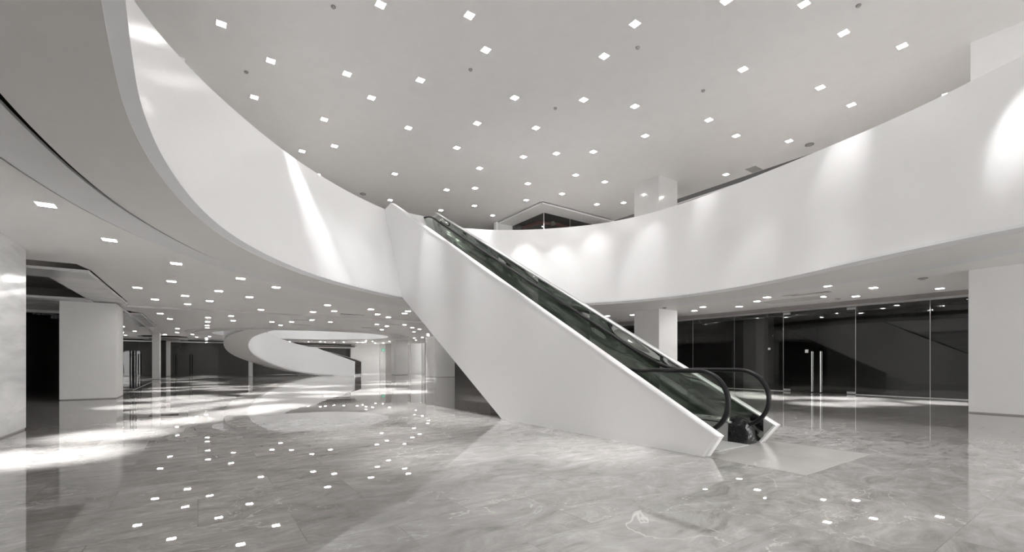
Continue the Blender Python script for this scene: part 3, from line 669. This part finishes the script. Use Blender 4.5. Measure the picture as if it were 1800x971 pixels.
# ------------------------------------------------------------------ left side shopfronts
struct(MB().box(-9, -5.2, 22.2, 22.5, 0, 3.76).build('wall_left_shop', M['wall']))
struct(MB().box(-5.2, -2.3, 22.2, 22.5, 2.93, 3.02).build('trim_5', M['wall']))
struct(MB().box(-5.2, -2.3, 22.25, 22.5, 3.02, 3.2).build('wall_left_shop_header', M['grey']))
struct(MB().box(-5.2, -2.3, 22.2, 22.5, 3.2, 3.32).build('trim_6', M['wall']))
struct(MB().box(-9, -2.6, 27.6, 27.8, 0, 3.76).build('wall_left_shop_back', M['darkwall']))
struct(MB().box(-9, -8.8, 12, 28, 0, 3.76).build('wall_left_shop_side', M['darkwall']))
struct(MB().box(-2.62, -2.6, 22.5, 27.6, 0, 3.0).build('wall_left_shop_inner', M['darkwall']))
cd = thing('door_closer', 'dark overhead bar above the unlit left shop opening', 'door closer', (-4.2, 22.9, 2.75))
MB().box(-4.7, -3.7, 22.3, 22.42, 2.86, 2.93).build('bar', M['blackpl'], cd); MB().box(-4.25, -4.05, 22.28, 22.44, 2.74, 2.86).build('body', M['blackpl'], cd)
# glazed shopfront beyond the first column
ls = thing('glass_partition', 'narrow glass shopfront beyond the first left column, with tall dark handles', 'glass wall', (-2.3, 24, 0))
GL = -2.28
MB().box(GL, GL + 0.012, 21.55, 27.5, 0.02, 3.1).build('pane', M['glass'], ls); MB().box(GL, GL + 0.012, 27.52, 34.6, 0.02, 3.1).build('pane', M['glass'], ls)
j = MB(); j.box(GL - 0.05, GL + 0.04, 21.4, 21.52, 0, 3.1); j.box(GL - 0.05, GL + 0.04, 21.4, 34.6, 3.1, 3.17); j.build('frame', M['edge'], ls)
j = MB().box(GL + 0.03, GL + 0.05, 20.9, 21.4, 0, 3.15); j.build('jamb_panel', M['wall'], ls)
h_ = MB()
for y in (24.6, 25.4): h_.cyl(GL + 0.07, y, 0.1, 1.7, 0.025, 10); h_.tube([(GL, y, .3), (GL + .07, y, .3)], .012, 8); h_.tube([(GL, y, 1.5), (GL + .07, y, 1.5)], .012, 8)
h_.build('handle', M['rubber'], ls, smooth=True)
struct(MB().box(-6.0, -5.8, 28, 40, 0, 3.76).build('wall_left_shop2_back', M['darkwall']))
struct(MB().box(-6.0, -2.9, 40, 40.2, 0, 3.76).build('wall_left_shop2_side', M['darkwall']))
column(-3.6, -2.17, 39.3, 40.6, H1, 'white square column beyond the narrow left glass shopfront', 'wall')
# far end of the hall
YF = 51.2
def xs(px, y): return on_y(px, y)
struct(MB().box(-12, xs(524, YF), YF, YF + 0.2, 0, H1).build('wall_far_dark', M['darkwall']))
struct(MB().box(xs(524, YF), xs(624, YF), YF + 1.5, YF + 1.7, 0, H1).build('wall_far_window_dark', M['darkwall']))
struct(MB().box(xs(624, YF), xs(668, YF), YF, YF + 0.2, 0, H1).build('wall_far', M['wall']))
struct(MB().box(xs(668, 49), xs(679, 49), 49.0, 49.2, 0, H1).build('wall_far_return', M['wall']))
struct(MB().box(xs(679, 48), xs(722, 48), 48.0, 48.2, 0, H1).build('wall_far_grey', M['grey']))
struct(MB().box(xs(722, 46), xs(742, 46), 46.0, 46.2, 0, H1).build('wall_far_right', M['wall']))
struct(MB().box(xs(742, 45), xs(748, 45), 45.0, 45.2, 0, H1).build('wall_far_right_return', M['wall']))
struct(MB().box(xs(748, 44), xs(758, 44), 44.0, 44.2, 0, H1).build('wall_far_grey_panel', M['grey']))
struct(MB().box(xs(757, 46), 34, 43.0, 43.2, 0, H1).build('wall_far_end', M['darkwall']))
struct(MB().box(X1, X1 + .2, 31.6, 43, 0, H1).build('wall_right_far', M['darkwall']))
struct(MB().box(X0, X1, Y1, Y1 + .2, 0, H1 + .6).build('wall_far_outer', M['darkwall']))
wf = thing('shop_window', 'wide dark shop window framed in white behind the curved stair', 'window', (xs(560, YF), YF, 1.5))
xa, xb = xs(524, YF), xs(624, YF)
j = MB(); j.box(xa, xb, YF - 0.1, YF + 0.2, 2.72, 2.85); j.box(xb - 0.5, xb, YF - 0.1, YF + 0.2, 0, 2.72); j.build('frame', M['wall'], wf)
MB().box(xa, xb - .5, YF, YF + 0.02, 0, 2.72).build('pane', M['glass'], wf)
MB().box(xa - 3, xb, YF - 0.7, YF - 0.1, 2.95, 3.0).build('canopy', M['grey'], wf)
MB().box(xb - 4.2, xb - 4.16, YF - .01, YF + .03, 0, 2.72).build('mullion', M['grille'], wf)
gb = thing('glass_partition', 'far glass shopfront at the end of the left aisle before a dark wall', 'glass wall', (0, 49.2, 0))
for pa, pb in ((300, 318), (318.5, 341), (341.5, 362), (362.5, 383.5)): MB().box(xs(pa, 49.2), xs(pb, 49.2), 49.2, 49.212, 0.02, 2.95).build('pane', M['glass'], gb)
MB().box(xs(300, 49.2), xs(405, 49.2), 49.15, 49.25, 2.95, 3.03).build('head_rail', M['alu'], gb)
h_ = MB()
for px in (309, 334, 338): h_.cyl(xs(px, 49.1), 49.1, 0.1, 1.9, 0.035, 8)
h_.build('handle', M['rubber'], gb)
column(xs(292, 48), xs(299, 48), 48.0, 48.9, 3.0, 'thin pale column beside the far left glass shopfront', 'wall')
ex = thing('exit_sign', 'small lit green exit sign on the far wall left of the far column', 'sign', (xs(673, 48.9), 48.9, 2.55))
w = 0.17; xm = xs(673.5, 48.9)
MB().box(xm - w, xm + w, 48.86, 48.98, 2.38, 2.70).build('housing', M['grille'], ex)
MB().box(xm - w + .02, xm + w - .02, 48.85, 48.86, 2.40, 2.68).build('face', M['exit'], ex)
fg = MB().box(xm - .06, xm - .01, 48.845, 48.85, 2.52, 2.60); fg.cyl(xm - .02, 48.847, 2.61, 2.65, .02, 8); fg.box(xm - .1, xm - .05, 48.845, 48.85, 2.44, 2.53); fg.box(xm - .02, xm + .03, 48.845, 48.85, 2.44, 2.53); fg.box(xm + .07, xm + .17, 48.845, 48.85, 2.53, 2.57)
fg.build('pictogram', M['signwhite'], ex)
# ------------------------------------------------------------------ second void and curved stair
def ring2(r0, z0, r1, z1, r2, z2, r3, z3, name, m):
    n = 96; b = MB()
    A = [[(R2[0] + r * math.cos(2*math.pi*i/n), R2[1] + r * math.sin(2*math.pi*i/n), z) for r, z in ((r0, z0), (r1, z1), (r2, z2), (r3, z3))] for i in range(n)]
    b.loft(A, closed=True); return b.build(name, M[m], smooth=True)
tag(ring2(RR2, ZB, RR2 + 0.5, ZT, RR2 + 0.63, ZT, RR2 + 0.13, ZB, 'parapet_band', 'band'), 'white ring parapet seen up through the far round ceiling opening', 'parapet')
struct(ring2(RR2, ZB - .04, RR2, ZB, RR2 + .93, ZB, RR2 + .93, ZB - .04, 'ceiling_ring_soffit_far', 'soffit'))
struct(ring2(RR2 + .99, ZB - .02, RR2 + .99, ZB + .05, RR2 + 1.49, ZB + .05, RR2 + 1.49, ZB - .02, 'ceiling_ring_strip_far', 'soffit'))
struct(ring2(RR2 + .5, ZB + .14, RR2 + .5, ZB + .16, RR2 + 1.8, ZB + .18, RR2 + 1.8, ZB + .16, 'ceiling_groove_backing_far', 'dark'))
def crspline(pts, k=8):
    out = []; n = len(pts)
    for i in range(n - 1):
        p0, p1, p2, p3 = [Vector(pts[max(0, min(n - 1, q))]) for q in (i - 1, i, i + 1, i + 2)]
        for s in range(k):
            t = s / k
            out.append(0.5 * ((2 * p1) + (p2 - p0) * t + (2*p0 - 5*p1 + 4*p2 - p3) * t*t + (3*p1 - p0 - 3*p2 + p3) * t**3))
    out.append(Vector(pts[-1])); return out
# inner edge of the stair: (across, away, height of its underside)
SI = [(-13.85, 39.5, 0.0), (-15.3, 39.6, 0.0), (-16.8, 39.3, 0.02), (-18.35, 38.3, 0.36), (-19.35, 36.6, 0.92), (-19.8, 34.8, 1.6), (-19.35, 33.0, 2.28), (-17.95, 31.0, 2.85), (-16.1, 29.5, 3.18), (-14.2, 28.7, 3.45)]
mid_pts = crspline(SI, 8)
inner, outer = [], []
for i, p in enumerate(mid_pts):
    t = (mid_pts[min(i + 1, len(mid_pts) - 1)] - mid_pts[max(i - 1, 0)]); nrm = Vector((-t.y, t.x, 0)).normalized()
    if nrm.dot(Vector((p.x + 14.5, p.y - 33.9, 0))) < 0: nrm = -nrm
    q = p + nrm * 1.5
    inner.append(Vector((*RD(p.x, p.y), max(p.z, 0)))); outer.append(Vector((*RD(q.x, q.y), max(p.z, 0))))
st = thing('curved_stair', 'sweeping white curved staircase descending from the far round ceiling opening', 'staircase', (*RD(-15, 38), 0))
Ln = [0.0]
for i in range(1, len(mid_pts)): Ln.append(Ln[-1] + (mid_pts[i].xy - mid_pts[i - 1].xy).length)
def topz(i, u): return inner[i].z + 1.25 + 1.15 * min(1, Ln[i] / 3.2)
def walls(line, other, name, dz=0.0):
    rings = []
    for i, p in enumerate(line):
        inn = (other[i] - p); inn.z = 0; inn.normalize(); zt_ = topz(i, 0) + dz
        rings.append([(p.x, p.y, p.z), (p.x, p.y, zt_), (p.x + inn.x * .1, p.y + inn.y * .1, zt_), (p.x + inn.x * .1, p.y + inn.y * .1, p.z)])
    return MB().loft(rings).build(name, M['band'], st, smooth=True)
def lining(line, other, name):
    rings = []
    for i, p in enumerate(line):
        inn = (other[i] - p); inn.z = 0; inn.normalize(); zt_ = topz(i, 0) - 0.04
        rings.append([(p.x + inn.x * a, p.y + inn.y * a, z) for a, z in ((.101, p.z + .13), (.101, zt_), (.12, zt_), (.12, p.z + .13))])
    return MB().loft(rings).build(name, M['stone'], st, smooth=True)
lining(inner, outer, 'dark_lining'); lining(outer, inner, 'dark_lining')
w1 = walls(inner, outer, 'balustrade'); w2 = walls(outer, inner, 'balustrade')
MB().loft([[tuple(a), tuple(b_), (b_.x, b_.y, b_.z + .12), (a.x, a.y, a.z + .12)] for a, b_ in zip(inner, outer)][10:]).build('soffit', M['soffit'], st, smooth=True)
# treads between the balustrades
nst = 30; i0 = 0
for k in range(nst):
    target = 0.02 + k * 0.32
    i = max(j for j in range(len(Ln)) if Ln[j] <= target)
    if i >= len(Ln) - 2: break
    u = (target - Ln[i]) / (Ln[i + 1] - Ln[i]); a = inner[i].lerp(inner[i + 1], u); b_ = outer[i].lerp(outer[i + 1], u); a, b_ = a.lerp(b_, .07), b_.lerp(a, .07)
    i2 = max(j for j in range(len(Ln)) if Ln[j] <= target + 0.32)
    if i2 >= len(Ln) - 1: break
    u2 = (target + .32 - Ln[i2]) / (Ln[i2 + 1] - Ln[i2]); a2 = inner[i2].lerp(inner[i2 + 1], u2); b2 = outer[i2].lerp(outer[i2 + 1], u2); a2, b2 = a2.lerp(b2, .07), b2.lerp(a2, .07)
    z = 0.15 * (k + 1); z0_ = max(0, z - 0.3)
    MB().loft([[(a.x, a.y, z0_), (b_.x, b_.y, z0_), (b_.x, b_.y, z), (a.x, a.y, z)], [(a2.x, a2.y, z0_), (b2.x, b2.y, z0_), (b2.x, b2.y, z), (a2.x, a2.y, z)]]).build('step', M['stone'], st)
pq = P(440.5, 662.5, 0)
pt = thing('support_post', 'slim round white post under the curved stair', 'post', (*pq, 0))
MB().cyl(pq[0], pq[1], 0, 1.75, 0.16, 20).build('shaft', M['wall'], pt, smooth=True); MB().cyl(pq[0], pq[1], 0, 0.02, 0.19, 20).build('base_ring', M['grille'], pt, smooth=True)
# ------------------------------------------------------------------ small ceiling fittings
def disc(px, py, z, r, label, name='smoke_detector', cat='smoke detector'):
    x, y = P(px, py, z); t = thing(name, label, cat, (x, y, z))
    MB().cyl(x, y, z - 0.02, z, r).build('base', M['detector'], t, smooth=True)
    MB().cyl(x, y, z - 0.045, z - 0.02, r * .6).build('dome', M['grille'], t, smooth=True)
disc(638, 341, H2, .13, 'dark round ceiling speaker just above the left parapet near the escalator head', 'ceiling_speaker', 'speaker')
disc(1423, 254, H2, .14, 'dark round ceiling speaker above the right parapet', 'ceiling_speaker', 'speaker')
for px, py, lab in ((586, 11, 'near the top edge, left of the centre'), (827, 122, 'below the pair of downlights at top centre'), (976, 190, 'between the middle downlights of the high ceiling'), (1121, 83, 'under the glaring downlight right of centre'), (1236, 159, 'left of the right-hand lights of the high ceiling'), (1509, 9, 'at the top edge on the right'), (433, 126, 'in the left part of the high ceiling')):
    disc(px, py, H2, .05, 'tiny sprinkler rosette in the high ceiling, ' + lab, 'sprinkler', 'sprinkler')
disc(1622, 489, H1R, .1, 'round detector in the low right ceiling between parapet and glass'); disc(1473, 525, H1R, .08, 'small detector in the low ceiling above the glass doors'); disc(1168, 541, H1R, .08, 'small detector above the white column behind the escalator')
def grille(px, py, z, wx, wy, label, name='ceiling_vent', cat='vent'):
    x, y = P(px, py, z); t = thing(name, label, cat, (x, y, z))
    MB().box(x - wx, x + wx, y - wy, y + wy, z - 0.008, z + 0.01).build('frame', M['ceiling'] if wx > .4 and wy > .3 else M['grille'], t)
    s = MB(); k = 7
    for i in range(k): s.box(x - wx * .9, x + wx * .9, y - wy * .85 + i * 1.7 * wy / k, y - wy * .85 + (i + .5) * 1.7 * wy / k, z - 0.014, z - 0.008)
    s.build('slats', M['grille'] if wx <= .4 or wy <= .3 else M['ceiling'], t)
grille(1424, 516.5, H1R, .12, .55, 'long slatted vent in the low ceiling left of the glass doors')
grille(1390, 519, H1R, .06, .25, 'short slatted vent in the low right ceiling')
grille(1325, 298, H2, .3, .2, 'dark slatted vent in the high ceiling at the edge above the right parapet')
for px, py, lab in ((529, 563, 'upper of the pair over the curved stair'), (529, 571.5, 'lower of the pair over the curved stair'), (620, 553, 'left of the bright patch near the escalator'), (651, 576.6, 'over the right end of the round opening'), (693, 570.5, 'near the escalator underside')):
    grille(px, py, H1, .5, .08, 'thin slot vent in the low ceiling, ' + lab)
x, y = P(1395, 528, H1R)
ap = thing('access_panel', 'flush rectangular access panel in the low ceiling before the glass doors', 'access panel', (x, y, H1R))
MB().box(x - .45, x + .45, y - .9, y + .9, H1R - 0.006, H1R).build('leaf', mat('access_panel_paint', (0.6, 0.58, 0.56), 0.5), ap)
MB().box(x - .4, x + .4, y - .85, y + .85, H1R - 0.009, H1R - .006).build('inset', mat('access_panel_inset', (0.66, 0.64, 0.62), 0.5), ap)
